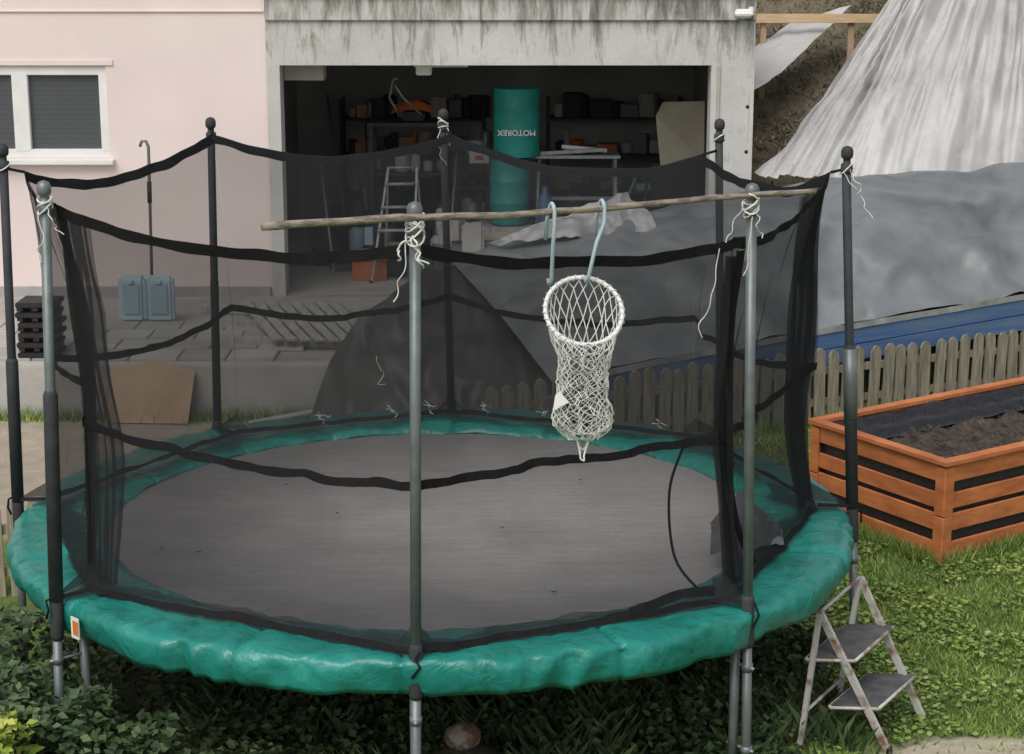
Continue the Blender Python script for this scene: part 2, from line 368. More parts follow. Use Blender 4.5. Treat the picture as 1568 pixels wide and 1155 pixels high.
def shelf(name,x0,x1,y,zs,h,seed):
    rr=random.Random(seed); e=empty(name,((x0+x1)/2,y,YZ))
    for xx in (x0,x1):
        for yy in (y-.2,y+.2): box("upright",(xx,yy,(YZ+h)/2),(.04,.04,h-YZ),M['foam'],e)
    for z in zs:
        box("shelf_board",((x0+x1)/2,y,z),(x1-x0+.05,.45,.03),M['foam'],e)
        x=x0+.08
        while x<x1-.1:
            w=rr.uniform(.07,.26); hh=rr.uniform(.07,.30)
            item(e,rr,x+w/2,y-.04,z+.016,w,hh)
            x+=w*rr.uniform(.6,1.1)
    return e
shelf("storage_shelf",-2.1,-.35,22.8,[.95,1.4,1.85],2.1,3)
shelf("storage_shelf",.45,2.1,22.9,[.95,1.4,1.85],2.1,5)
shelf("storage_shelf",-.62,-.25,20.9,[.9,1.25,1.6],1.75,9)
shelf("storage_shelf",1.2,2.1,20.9,[.8,1.2],1.3,15)
cj=empty("garage_clutter",(-.3,19.8,YZ)); rr=random.Random(77)
for _ in range(95):
    x=rr.uniform(-2.2,1.8); y=rr.uniform(19.5,22.2)
    if abs(x-.0)<.5 and abs(y-20.2)<.6: continue
    w=rr.uniform(.12,.38); h1=rr.uniform(.12,.45); item(cj,rr,x,y,YZ+.006,w,h1)
    if rr.random()<.6: item(cj,rr,x+.02,y,YZ+.006+h1,w*.6,h1*.7)
for (a,b_) in (((-.3,21.0,YZ),(.1,22.0,1.9)),((-1.9,21.2,YZ),(-2.2,22.0,2.2)),((.9,19.5,YZ),(1.35,20.0,1.45)),((1.3,19.4,YZ),(1.5,20.3,1.35)),((-.7,19.7,YZ),(-.62,20.4,1.65)),((-1.6,20.5,YZ),(-1.75,22,1.9)),((-.9,20.9,YZ),(-.5,21.8,1.8)),((-1.95,19.8,YZ),(-2.15,20.5,1.6))):
    tube("leaning_pole",[a,b_],.014,M[rr.choice(['galvlite','ply','galv','greywood'])],cj,6)
for (x,y,z,s_) in ((-.55,19.8,YZ,.5),(1.0,20.0,YZ,.6)): box("leaning_sheet",(x,y,z+s_/2),(s_,.02,s_),M['greywood'],cj,rx=-.2,rz=.2)
ti=empty("orange_tiller",(-1.05,20.6,2.1))
sheet("hood",[[(-1.34,20.35,2.12),(-1.1,20.3,2.14),(-.84,20.35,2.12)],[(-1.3,20.5,2.21),(-1.06,20.5,2.23),(-.88,20.5,2.18)],[(-1.34,20.8,2.12),(-1.1,20.9,2.14),(-.84,20.8,2.12)]],16,12,lambda u,v,p:.03*math.sin(u*3.14),M['orange_m'],ti,(0,0,1))
box("engine_block",(-1.1,20.55,2.08),(.26,.26,.1),M['dark'],ti,bev=.02)
tube("handle_bar",[(-1.25,20.4,2.1),(-1.35,20.3,2.3),(-1.3,20.2,2.5),(-1.25,20.15,2.52)],.013,M['galvlite'],ti)
tube("handle_bar",[(-1.0,20.4,2.1),(-1.2,20.3,2.3),(-1.28,20.2,2.44)],.013,M['galvlite'],ti)
bn=empty("work_bench",(-1.1,20.6,YZ)); box("bench_top",(-1.15,20.6,2.0),(.9,.6,.04),M['foam'],bn)
for xx in (-1.56,-.74):
    for yy in (20.35,20.85): box("bench_leg",(xx,yy,(2+YZ)/2-.01),(.05,.05,1.98-YZ),M['foam'],bn)
rr=random.Random(5)
box("bench_shelf",(-1.15,20.6,1.45),(.86,.5,.03),M['foam'],bn)
for k in range(6): item(bn,rr,-1.5+k*.14,20.5,1.467,.13,rr.uniform(.1,.3))
bt=empty("trestle_table",(.75,20.4,YZ)); box("table_top",(.72,20.4,1.66),(.95,.5,.035),M['galvlite'],bt,bev=.004)
box("steel_rail",(.66,20.18,1.72),(.7,.06,.04),M['galvlite'],bt,ry=-.06,bev=.004)
box("steel_rail",(.8,20.3,1.74),(.5,.05,.04),M['white'],bt,ry=.09,bev=.004)
for s in (-1,1):
    for yy in (20.2,20.6): tube("table_leg",[(.72+s*.42,yy,1.65),(.72+s*.46,yy,YZ)],.018,M['galvlite'],bt)
box("table_rail",(.72,20.2,1.2),(.86,.03,.04),M['galvlite'],bt)
bo=empty("spray_bottle",(.35,19.9,1.2)); lathe("bottle",(.36,19.9,.95),[(.07,0),(.08,.02),(.08,.28),(.03,.36),(.03,.42)],M['blue_board'],bo,16)
box("bottle_stand",(.36,19.9,.69),(.3,.3,.52),M['dark'],bo,bev=.01)
bo2=empty("plastic_canister",(-.45,19.7,YZ)); box("canister",(-.42,19.6,.85),(.24,.18,.34),M['plinth'],bo2,bev=.03); lathe("canister_cap",(-.46,19.6,1.02),[(.03,0),(.03,.05)],M['dark'],bo2,12)
box("canister_base",(-.42,19.65,.54),(.35,.3,.24),M['greywood'],bo2,bev=.01)
cb=empty("cardboard_panel",(1.8,20,2)); mesh("panel",[(1.64,20.2,1.55),(2.12,20.2,1.62),(2.12,20.3,2.26),(1.66,20.3,2.25),(1.58,20.25,2.1)],[(0,1,2,3,4)],M['card'],cb)
box("panel_support",(1.85,20.35,1.0),(.6,.1,1.16),M['dark'],cb)
sg=empty("warning_label",(-.35,19.8,1.7)); box("label",(-.37,20.63,1.62),(.22,.01,.16),M['white'],sg); box("label_mark",(-.37,20.62,1.6),(.1,.006,.05),M['orange_m'],sg)

def a_ladder(name,tA,tB,fA,fB,rA,rB,r,mat,treadmat,steps,tread_d=.16):
    e=empty(name,fA); tA,tB,fA,fB,rA,rB=[Vector(q) for q in (tA,tB,fA,fB,rA,rB)]
    wdir=(tB-tA).normalized()
    def bar(n,a,b_,w=.05,t=.022,mt=mat):
        d=(b_-a); L=d.length; d.normalize(); x=wdir; x=(x-d*x.dot(d)).normalized(); y=d.cross(x)
        vs=[]
        for p in (a,b_):
            for sx_,sy_ in ((-1,-1),(1,-1),(1,1),(-1,1)): vs.append(p+x*sx_*t/2+y*sy_*w/2)
        return mesh(n,vs,[(0,3,2,1),(4,5,6,7),(0,1,5,4),(1,2,6,5),(2,3,7,6),(3,0,4,7)],mt,e)
    bar("front_rail_a",tA,fA,r); bar("front_rail_b",tB,fB,r)
    bar("rear_leg_a",tA,rA,r*.75); bar("rear_leg_b",tB,rB,r*.75)
    tube("top_hinge_rod",[tA,tB],r*.3,mat,e)
    tube("rear_cross_rod",[rA.lerp(tA,.28),rB.lerp(tB,.28)],r*.25,mat,e)
    back=((rA-fA)); back.z=0; back.normalize()
    for q in (fA,fB,rA,rB): lathe("rubber_foot",q,[(r*.5,0),(r*.5,.03),(r*.4,.035)],M['dark'],e,10)
    for k,s in enumerate(steps):
        a=fA.lerp(tA,s); b_=fB.lerp(tB,s)
        vs=[a-back*.05,b_-back*.05,b_+back*(tread_d-.05),a+back*(tread_d-.05)]
        up=Vector((0,0,.025)); vs=[q for q in vs]+[q+up for q in vs]
        mesh("tread_%d"%k,vs,[(3,2,1,0),(4,5,6,7),(0,1,5,4),(1,2,6,5),(2,3,7,6),(3,0,4,7)],treadmat,e)
        for ed in ((0,1),(2,3)):
            tube("tread_edge",[vs[ed[0]]+up*.6,vs[ed[1]]+up*.6],.011,mat,e,6)
        for ed in ((0,3),(1,2)):
            tube("tread_side",[vs[ed[0]]+up*.5,vs[ed[1]]+up*.5],.009,mat,e,6)
    return e
a_ladder("step_ladder",(-1.32,19.5,1.62),(-1.02,19.55,1.62),(-1.5,19.2,YZ),(-1.05,19.2,YZ),(-1.4,19.9,YZ),(-.95,19.9,YZ),.045,M['galvlite'],M['galvlite'],(.25,.45,.65,.85),.08)
a_ladder("step_ladder",(1.52,8.53,.70),(1.79,8.93,.74),(1.87,8.42,.0),(2.13,8.80,.0),(1.43,8.45,0),(1.68,8.86,0),.034,M['rust'],M['tread'],(.30,.64),.24)

# ------------------------------------------------------------------ yard items
bc=empty("blue_storage_case",(-3.45,17.1,YZ))
for i,xx in enumerate((-3.60,-3.335)):
    box("case_half_%d"%i,(xx,17.1,YZ+.235),(.255,.14,.44),M['blue_pl'],bc,bev=.03,rz=.1*(i-.5))
    box("case_panel_%d"%i,(xx,17.03,YZ+.24),(.17,.03,.30),M['blue_pl2'],bc,bev=.012,rz=.1*(i-.5))
    box("case_latch_%d"%i,(xx,17.015,YZ+.41),(.05,.03,.04),M['blue_pl'],bc,bev=.006)
box("case_hinge",(-3.468,17.08,YZ+.235),(.02,.08,.36),M['blue_pl2'],bc,bev=.004)
hp=empty("hooked_metal_pole",(-3.42,17,YZ))
tube("pole",[(-3.45,17.25,YZ),(-3.42,17.25,2.0),(-3.42,17.25,2.08),(-3.44,17.25,2.13),(-3.48,17.25,2.13),(-3.50,17.25,2.08)],.015,M['galv'],hp)
tube("pole_joint",[(-3.43,17.25,1.55),(-3.427,17.25,1.75)],.022,M['dark'],hp)
pl=empty("wooden_pallet",(-2,16.7,YZ))
for i in range(9):
    a=i/8; box("pallet_board_%d"%i,(-2.35+a*1.0,16.75-.1*a,YZ+.10),(.09,1.9,.022),M['greywood'],pl,rz=.30,bev=.004)
for i in range(3): box("pallet_beam_%d"%i,(-2.1+.25*(1-i),16.0+i*.75,YZ+.045),(1.35,.09,.08),M['greywood'],pl,rz=-.1)
sl=empty("paving_slabs",(-3,16,YZ))
for j in range(4):
    for i in range(8):
        box("slab_%d_%d"%(j,i),(-5.2+i*.42+(j%2)*.21,15.60+j*.42,YZ+.012+.004*random.random()),(.41,.41,.03),M['conc2'] if random.random()<.4 else M['yard'],sl,bev=.006)
pb=empty("plywood_board",(-3.1,15.1,0)); mesh("board",[(-3.42,14.9,.01),(-2.72,14.86,.01),(-2.68,15.08,.42),(-3.0,15.1,.50),(-3.40,15.1,.43)],[(0,1,2,3,4)],M['ply'],pb)
box("board_batten",(-3.05,15.09,.30),(.6,.02,.04),M['plank'],pb)
lp=empty("loose_plank",(-1.6,15,0)); box("plank",(-1.75,14.65,.05),(.95,.16,.04),M['greywood'],lp,rz=.5,bev=.005); box("plank_b",(-1.85,14.75,.10),(.75,.10,.03),M['plinth'],lp,rz=.68,bev=.004)
bs=empty("stacked_black_crates",(-4.2,15.6,YZ))
for i in range(6):
    xx=-4.10+random.uniform(-.02,.02)
    box("crate_%d"%i,(xx,15.6,YZ+.05+i*.088),(.34,.36,.045),M['dark'],bs,bev=.008)
    for k in (-1,0,1): box("crate_foot",(-4.10+k*.13,15.6,YZ+.014+i*.088),(.05,.34,.03),M['dark'],bs)

# ------------------------------------------------------------------ hill and tarps
def hz(x,y):
    t=max(0,(y-18.2)); s=max(0,x-2.2)
    return min(6+.03*(y-18), .2+ .52*t+.1*s*min(1,t/3)) if y>18.2 else .2
vs=[];fs=[];nx,ny=70,60
xs=[2.43+(i/nx)**1.4*40 for i in range(nx+1)]; ys=[17.9+(j/ny)**1.5*60 for j in range(ny+1)]
for y in ys:
    for x in xs: vs.append((x,y,hz(x,y)+.12*nz(x*1.3,y*1.3)+.04*nz(x*5,y*5)))
for j in range(ny):
    for i in range(nx): a=j*(nx+1)+i; fs.append((a,a+1,a+nx+2,a+nx+1))
mesh("hillside",vs,fs,M['hill'],None,True)
vs=[];fs=[]
for j in range(13):
    for i in range(61):
        x=-200+i*6.7; y=45+j*12; vs.append((x,y,-.5+j*5.2+6*nz(x*.02,y*.02)+2*nz(x*.08,y*.08)))
for j in range(12):
    for i in range(60): a=j*61+i; fs.append((a,a+1,a+62,a+61))
mesh("distant_hill",vs,fs,M['hill'],None,True)
rg=random.Random(4); vs=[];fs=[]
for _ in range(16000):
    x=rg.uniform(2.45,5.2); y=rg.uniform(18.3,25.5); z=hz(x,y)+.12*nz(x*1.3,y*1.3)+.04*nz(x*5,y*5)
    a=rg.uniform(0,6.28); l=rg.uniform(.05,.16); w=.008; dx,dy=math.cos(a),math.sin(a); k=len(vs)
    vs+= [(x-dy*w,y+dx*w,z),(x+dy*w,y-dx*w,z),(x+dx*l,y+dy*l,z+rg.uniform(.0,.09))]; fs.append((k,k+1,k+2))
mesh("dry_grass",vs,fs,M['straw'])

tp=empty("tarp_covered_heap",(3,17,0))
def wr(u,v,p):
    x,y=p.x,p.z*1.6
    d=.10*nz(x*.9,y*1.1)+.07*ridge(x*1.1+y*1.4,y*1.3-x*.7,3)+.05*ridge(x*2.2-y*2,y*1.8+x*1.2,7)
    return d+.18*math.sin(v*math.pi)-.04
bot=[(.32,14.30,.50),(1.2,14.70,.60),(2.65,15.3,.73),(4.55,16.0,.90),(7,16.9,1.05),(10,18.0,1.2)]
mid=[(-.12,15.4,.84),(1.1,15.9,1.12),(2.7,16.4,1.22),(4.8,17.0,1.36),(7,17.9,1.5),(10,19,1.6)]
top=[(-.58,16.5,1.14),(1.0,17.0,1.42),(2.75,17.6,1.66),(5.0,18.0,1.78),(7,18.9,1.9),(10,20,2.0)]
tpb=[(-.8,17.3,.9),(1.0,17.8,1.3),(2.9,18.3,1.60),(5.0,18.9,1.7),(7,19.7,1.8),(10,21,2.0)]
sheet("grey_tarp",[bot,mid,top,tpb],170,70,lambda u,v,p:wr(u,min(1,v*1.5),p)*min(1,u*18+.15),M['tarp_grey'],tp)
sheet("tarp_hem",[[ (q[0],q[1]-.05,q[2]-.035) for q in bot],[(q[0],q[1]-.06,q[2]+.02) for q in bot]],90,2,lambda u,v,p:.012*nz(p.x*4,p.z*3),M['plastic_sheet'],tp)
dl=[[(-1.70,14.75,.0),(-1.2,14.2,0),(-.4,13.95,0),(.4,14.05,0),(1.2,14.5,0),(2.6,15.15,0)],
    [(-1.52,14.95,.50),(-1.0,14.6,.62),(-.4,14.3,.50),(.34,14.30,.36),(1.2,14.70,.40),(2.6,15.40,.50)],
    [(-1.26,15.1,.86),(-.95,15.2,1.04),(-.42,15.4,.84),(.15,14.95,.52),(1.2,15.3,.48),(2.6,16.0,.6)],
    [(-1.12,16.0,.82),(-.82,16.2,1.04),(-.5,16.5,1.08),(0,16,.7),(1.1,16,.6),(2.6,16.5,.6)]]
sheet("dark_tarp",dl,110,60,lambda u,v,p:.06*nz(p.x*1.8,p.z*1.5)+.07*ridge(p.x*3+p.z,p.z*1.2,5)+.03*ridge(p.x*7,p.z*3),M['tarp_dark'],tp)
sheet("plastic_sheet",[[(-.22,16.55,1.20),(.5,16.55,1.26),(1.35,16.6,1.30)],[(.45,16.9,1.42),(.85,16.9,1.5),(1.25,16.9,1.46)],[(.95,17.1,1.56),(1.08,17.1,1.64),(1.12,17.1,1.55)]],60,36,
      lambda u,v,p:.09+.07*ridge(p.x*5,p.y*4)+.03*nz(p.x*12,p.y*9),M['plastic_sheet'],tp)
def silv(u,v,p):
    s=u*13+v*1.2*(1-u)
    d=.24*ridge(s*.9+.5*nz(v*3,s*.3),v*.55,1)+.14*ridge(s*2.4+.8*nz(v*2,s),v*1.1,4)+.05*ridge(s*5,v*4,9)
    d+=.06*nz(s*2,v*6)+.06*ridge(s*1.2,v*5,3)
    return (d-.1)*(.3+.7*min(1,v*4+.2))
sheet("silver_tarp",[[(2.50,18.55,1.62),(3.4,18.3,1.62),(5.0,18.4,1.66),(7.5,19.2,1.8),(11,20.5,2)],
    [(3.35,19.7,2.25),(4.1,19.5,2.5),(5.4,19.5,2.75),(7.5,20.2,2.9),(11,21.5,3)],
    [(4.20,21.0,3.15),(4.8,20.7,3.5),(5.8,20.7,3.8),(8,21.3,4),(11,22.5,4.1)],
    [(5.2,22.6,4.3),(5.8,22.4,4.8),(6.8,22.4,5),(8.6,23,5),(11,24,5)],
    [(5.2,24.5,4.4),(5.9,24.5,4.7),(6.8,24.5,4.9),(8.6,25,4.9),(11,26,4.9)]],240,120,silv,M['tarp_silver'],tp,(-.35,-.8,.45))
ws=empty("white_ground_sheet",(3,21,2.5))
sheet("sheet",[[(2.6,20.7,1.95+.25),(2.9,20.9,2.35),(3.2,21.2,2.55)],[(2.75,21.8,2.62),(3.3,22.2,2.95),(4.1,22.6,3.15)]],30,14,lambda u,v,p:.1+.03*nz(p.x*5,p.y*5),M['tarp_silver'],ws,(0,-.5,.8))
tf=empty("timber_barrier",(3.6,21.9,3))
box("rail",(3.65,21.8,3.10),(1.75,.05,.105),M['plank'],tf,bev=.004)
for xx in (2.95,3.98,4.5): box("post",(xx,21.86,2.6),(.07,.07,1.1),M['ply'],tf,bev=.004)
bb=empty("blue_board_edging",(3,15,0))
for i in range(len(bot)-1):
    a=Vector(bot[i]); b_=Vector(bot[i+1])
    for k,(dz0,dz1,dy) in enumerate(((-.17,-.03,-.035),(-.31,-.18,-.06))):
        o=Vector((0,dy,0)); t=Vector((0,.04,0))
        vs=[a+o+Vector((0,0,dz0)),b_+o+Vector((0,0,dz0)),b_+o+Vector((0,0,dz1)),a+o+Vector((0,0,dz1))]; vs+= [q+t for q in vs]
        mesh("board_%d_%d"%(i,k),vs,[(0,1,2,3),(7,6,5,4),(3,2,6,7),(0,4,5,1)],M['blue_board'],bb)
    m_=(a+b_)/2; box("board_post_%d"%i,(m_.x,m_.y+.06,(m_.z-.1)/2),(.08,.08,m_.z-.1),M['greywood'],bb)

# ------------------------------------------------------------------ fences
def fence(name,a,b_,h,sp,w,mat,rails=(.15,.42),seed=1):
    rr=random.Random(seed); a=Vector((*a,0));b_=Vector((*b_,0)); d=b_-a; L=d.length; d.normalize(); n=Vector((d.y,-d.x,0))
    e=empty(name,a); k=int(L/sp); vs=[];fs=[]
    for i in range(k+1):
        p=a+d*(i*sp+rr.uniform(-.01,.01)); hh=h+rr.uniform(-.025,.025); ln=rr.uniform(-.03,.03); t=.022
        prof=[(-w/2,0),(w/2,0),(w/2,hh-.05),(w*.36,hh-.018),(w*.12,hh),(-w*.12,hh),(-w*.36,hh-.018),(-w/2,hh-.05)]
        s=len(vs); m=len(prof)
        for f_ in (0,1):
            for (x,z) in prof: vs.append(p+d*(x+ln*z)+n*(t*(1-f_))+Vector((0,0,z)))
        fs.append(tuple(range(s,s+m))); fs.append(tuple(range(s+2*m-1,s+m-1,-1)))
        for q in range(m): fs.append((s+q,s+m+q,s+m+(q+1)%m,s+(q+1)%m))
    mesh("pickets",vs,fs,mat,e)
    ang=math.atan2(d.y,d.x)
    for z in rails:
        c=(a+b_)/2-n*.022; box("rail",(c.x,c.y,z),(L,.035,.06),mat,e,rz=ang)
    return e
fence("picket_fence",(-.15,13.72),(8.3,17.75),.60,.138,.098,M['picket'],seed=3)
fence("picket_fence",(-6.5,10.2),(-2.75,10.75),.62,.125,.088,M['picketL'],seed=8)

# ------------------------------------------------------------------ raised bed
rb=empty("raised_garden_bed",(2.77,11.3,0))
C=Vector((2.77,11.24,0)); Ld=Vector((.82,.572,0)).normalized(); Wd=Vector((-.53,.85,0)).normalized(); LL=2.35; WW=1.30
def plank_seg(n,a,b_,z0,z1,t,mat,outn):
    vs=[a+Vector((0,0,z0)),b_+Vector((0,0,z0)),b_+Vector((0,0,z1)),a+Vector((0,0,z1))]; vs+=[q-outn*t for q in vs]
    bm=bmesh.new(); bv=[bm.verts.new(q) for q in vs]
    for f in ((0,1,2,3),(7,6,5,4),(3,2,6,7),(0,4,5,1),(1,5,6,2),(0,3,7,4)): bm.faces.new([bv[i] for i in f])
    bmesh.ops.recalc_face_normals(bm,faces=bm.faces)
    bmesh.ops.bevel(bm,geom=list(bm.edges),offset=.004,segments=1,affect='EDGES')
    me=bpy.data.meshes.new(n); bm.to_mesh(me); bm.free(); me.materials.append(mat)
    o=bpy.data.objects.new(n,me); COL.objects.link(o); return par(o,rb)
cs=[C,C+Ld*LL,C+Ld*LL+Wd*WW,C+Wd*WW]
for s in range(4):
    a=cs[s]; b_=cs[(s+1)%4]; d=(b_-a).normalized(); n=Vector((d.y,-d.x,0))
    for mod in range(2):
        zb=.02+mod*.33
        plank_seg("slat",a+d*.07-n*.012,b_-d*.07-n*.012,zb+.02,zb+.125,.022,M['orange_wood'],n)
        plank_seg("slat",a+d*.07-n*.012,b_-d*.07-n*.012,zb+.20,zb+.315,.022,M['orange_wood'],n)
        plank_seg("corner_board",a+n*.004,a+d*.085+n*.004,zb-.02,zb+.303,.018,M['orange_wood'],n)
        plank_seg("corner_board",b_-d*.085+n*.004,b_+n*.004,zb-.02,zb+.303,.018,M['orange_wood'],n)
    plank_seg("liner_panel",a-n*.045,b_-n*.045,.03,.62,.008,M['liner'],n)
    o1=a+n*.02-d*.02; o2=b_+n*.02+d*.02; vs=[o1,o2,o2-n*.085-d*.085,o1-n*.085+d*.085]
    vs=[q+Vector((0,0,.675)) for q in vs]+[q+Vector((0,0,.70)) for q in vs]
    mesh("cap_rail",vs,[(3,2,1,0),(4,5,6,7),(0,1,5,4),(1,2,6,5),(2,3,7,6),(3,0,4,7)],M['orange_wood'],rb)
for q in cs: box("corner_post",(q+((cs[0]+cs[2])/2-q).normalized()*.06+Vector((0,0,.33))),(.06,.06,.66),M['orange_wood'],rb,rz=.6)
i0=C+Ld*.05+Wd*.05
sheet("soil",[[i0,i0+Ld*(LL-.1)],[i0+Wd*(WW-.1),i0+Ld*(LL-.1)+Wd*(WW-.1)]],110,70,lambda u,v,p:.57+.05*nz(p.x*4,p.y*4)+.035*nz(p.x*14,p.y*14)+.02*nz(p.x*35,p.y*35)-.1*(v>.9),M['soil'],rb,(0,0,1))
sheet("liner_flap",[[i0+Wd*(WW-.42)+Vector((0,0,.585)),i0+Wd*(WW-.42)+Ld*(LL-.1)+Vector((0,0,.585))],[i0+Wd*(WW-.12)+Vector((0,0,.668)),i0+Wd*(WW-.12)+Ld*(LL-.1)+Vector((0,0,.668))]],160,18,lambda u,v,p:.014*math.sin(u*300)*math.sin(v*50)+.025*nz(p.x*6,p.y*6),M['liner'],rb,(0,-.3,.9))
pp=[]
rr=random.Random(2)
for _ in range(160):
    q=i0+Ld*rr.uniform(.05,LL-.15)+Wd*rr.uniform(.05,WW-.45)+Vector((0,0,.60)); a=rr.uniform(0,6.28)
    pp.append([q,q+Vector((math.cos(a)*.035,math.sin(a)*.035,rr.uniform(.0,.03)))])
strings("dead_stems",pp,.0025,M['hill'],rb)

# ------------------------------------------------------------------ trampoline
T=empty("trampoline",(-.418,9.5,0)); Cc=Vector((-.418,9.5,0))
base=[(-.41,7.32),(1.08,7.92),(1.84,9.46),(1.30,11.03),(-.40,11.72),(-1.85,11.12),(-2.70,9.58),(-2.11,8.01)]
topp=[(-.39,7.32,2.89),(1.04,7.92,2.89),(1.72,9.46,2.93),(1.24,11.03,2.92),(-.44,11.72,2.88),(-1.82,11.12,2.89),(-2.66,9.58,2.90),(-2.05,8.01,2.94)]
NTp=[(-.40,7.44,2.71),(.98,8.01,2.64),(1.65,9.47,2.76),(1.14,10.95,2.69),(-.39,11.6,2.75),(-1.80,11.03,2.80),(-2.55,9.57,2.75),(-2.03,8.09,2.78)]
NB=[]
nbf=[.99,.95,.915,.91,.91,.91,.92,.925]
for i,(bx,by) in enumerate(base):
    v_=Vector((bx,by,0))-Cc; NB.append(Cc+v_*nbf[i]+Vector((0,0,.965)))
vs=[(Cc.x,Cc.y,.855)];fs=[];SG=96
for j in range(1,13):
    r=1.80*j/12
    for k in range(SG):
        t=2*math.pi*k/SG; vs.append((Cc.x+r*math.cos(t),Cc.y+r*math.sin(t),.855+.035*(j/12)**2+.006*nz(r*3*math.cos(t),r*3*math.sin(t))))
for k in range(SG): fs.append((0,1+k,1+(k+1)%SG))
for j in range(11):
    for k in range(SG): a=1+j*SG; fs.append((a+k,a+SG+k,a+SG+(k+1)%SG,a+(k+1)%SG))
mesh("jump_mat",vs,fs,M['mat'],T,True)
seams=[R(-90+1.5+22.5+45*i) for i in range(8)]+[R(-90+45*i-1.5) for i in range(8)]
prof=[(1.735,.885),(1.74,.905),(1.80,.925),(1.90,.935),(2.0,.94),(2.10,.942),(2.17,.942),(2.205,.936),(2.222,.92),(2.228,.89),(2.225,.85),(2.215,.805),(2.20,.775),(2.17,.79)]
vs=[];fs=[];SG=720
for k in range(SG):
    t=2*math.pi*k/SG
    ds=min(abs((t-s+math.pi)%(2*math.pi)-math.pi) for s in seams)
    gr=math.exp(-(ds/.006)**2)
    for j,(r,z) in enumerate(prof):
        x,y=math.cos(t),math.sin(t)
        e=j/12
        w=.014*nz(x*5,y*5,j*.2)+.010*ridge(x*9+j*.1,y*9,e*2)+.005*ridge(x*22,y*22,e*4)
        wz=w*(1 if j<8 else .5)-.022*gr*(1 if 0<j<8 else .3)-.006
        ax=t*2.2*3.2
        wr_=(.016*nz(x*9,y*9,e*1.5)+.026*ridge(ax+e*3*nz(ax*.4,2),e*1.3,3)+.009*ridge(ax*2.6-e*3,e*2,8)-.02)*(1 if j>=8 else .15)-.020*gr*(j>7)
        if j>=11: wz+=.02*nz(t*6,1.1)+.012*nz(t*22,3)
        if j==0: wr_=.014*nz(t*8,7)
        vs.append((Cc.x+(r+wr_)*x,Cc.y+(r+wr_)*y,z+wz))
P_=len(prof)
for k in range(SG):
    k2=(k+1)%SG
    for j in range(P_-1): fs.append((k*P_+j,k*P_+j+1,k2*P_+j+1,k2*P_+j))
mesh("safety_pad",vs,fs,M['pad'],T,True)
ring=[(Cc.x+2.1*math.cos(2*math.pi*k/64),Cc.y+2.1*math.sin(2*math.pi*k/64),.86) for k in range(64)]
tube("frame_ring",ring,.024,M['galvlite'],T,8,closed=True)
sp=[]
for k in range(88):
    t=2*math.pi*k/88; sp.append([(Cc.x+1.79*math.cos(t),Cc.y+1.79*math.sin(t),.875),(Cc.x+2.1*math.cos(t),Cc.y+2.1*math.sin(t),.865)])
strings("springs",sp,.008,M['galvlite'],T)
for i in range(8):
    b2=Vector((*base[i],.9)); t2=Vector(topp[i]); d=(t2-b2)/(t2.z-b2.z)
    at=lambda z: b2+d*(z-.9)
    near=i in (0,1,7)
    upper=M['galv'] if i in (0,1,7) else M['foam']
    tube("pole_upper_%d"%i,[at(.92),at(2.80)],.0235,upper,T,14)
    c=at(2.76)
    lathe("pole_cap_%d"%i,c,[(.029,0),(.031,.01),(.031,.045),(.020,.05),(.020,.072),(.028,.076),(.032,.09),(.032,.112),(.024,.13),(.006,.138)],M['galv'] if near else M['foam'],T,18)
    n=Vector(NTp[i]); q=at(n.z+.02); tube("net_hook_%d"%i,[q,n],.008,M['strap'],T,6)
    if i in (2,6,7,5,4,3):
        zt={2:1.85,6:1.75,7:1.95,5:1.9,4:1.9,3:1.9}[i]
        rf=.026 if i in (3,4,5) else .033
        tube("foam_sleeve_%d"%i,[at(.95),at(zt-.02),at(zt)],rf,M['foam'],T,14,rs=[rf,rf,.025])
    if i==2: tube("bare_section",[at(1.45),at(1.83)],.036,M['galv'],T,14)
    tube("lower_joint_%d"%i,[at(.76),at(.78),at(.99),at(1.01)],.03,M['foam'],T,14,rs=[.026,.031,.031,.025])
    v_=(Vector((*base[i],0))-Cc).normalized(); tn=Vector((-v_.y,v_.x,0))
    tube("pole_lower_%d"%i,[at(.77),at(.02)],.0225,M['galv'],T,12)
    lg=Cc+v_*2.12+tn*-.01
    tube("leg_%d"%i,[lg+Vector((0,0,.86)),lg+Vector((0,0,.04))],.022,M['galv'],T,12)
    for z in (.66,.25):
        tube("leg_clamp",[at(z-.018),at(z+.018)],.028,M['galv'],T,12)
        tube("clamp_bolt",[at(z)-v_*.12,at(z)+v_*.04],.007,M['galvlite'],T,6)
for i in (7,1,3,5):
    j=(i+1)%8
    va=(Vector((*base[i],0))-Cc).normalized(); vb=(Vector((*base[j],0))-Cc).normalized()
    a=Cc+va*2.12+Vector((0,0,.04)); b_=Cc+vb*2.12+Vector((0,0,.04)); tube("foot_bar",[a,b_],.022,M['galv'],T,10)
sag=[.08,.10,.13,.15,.14,.12,.07,.11]
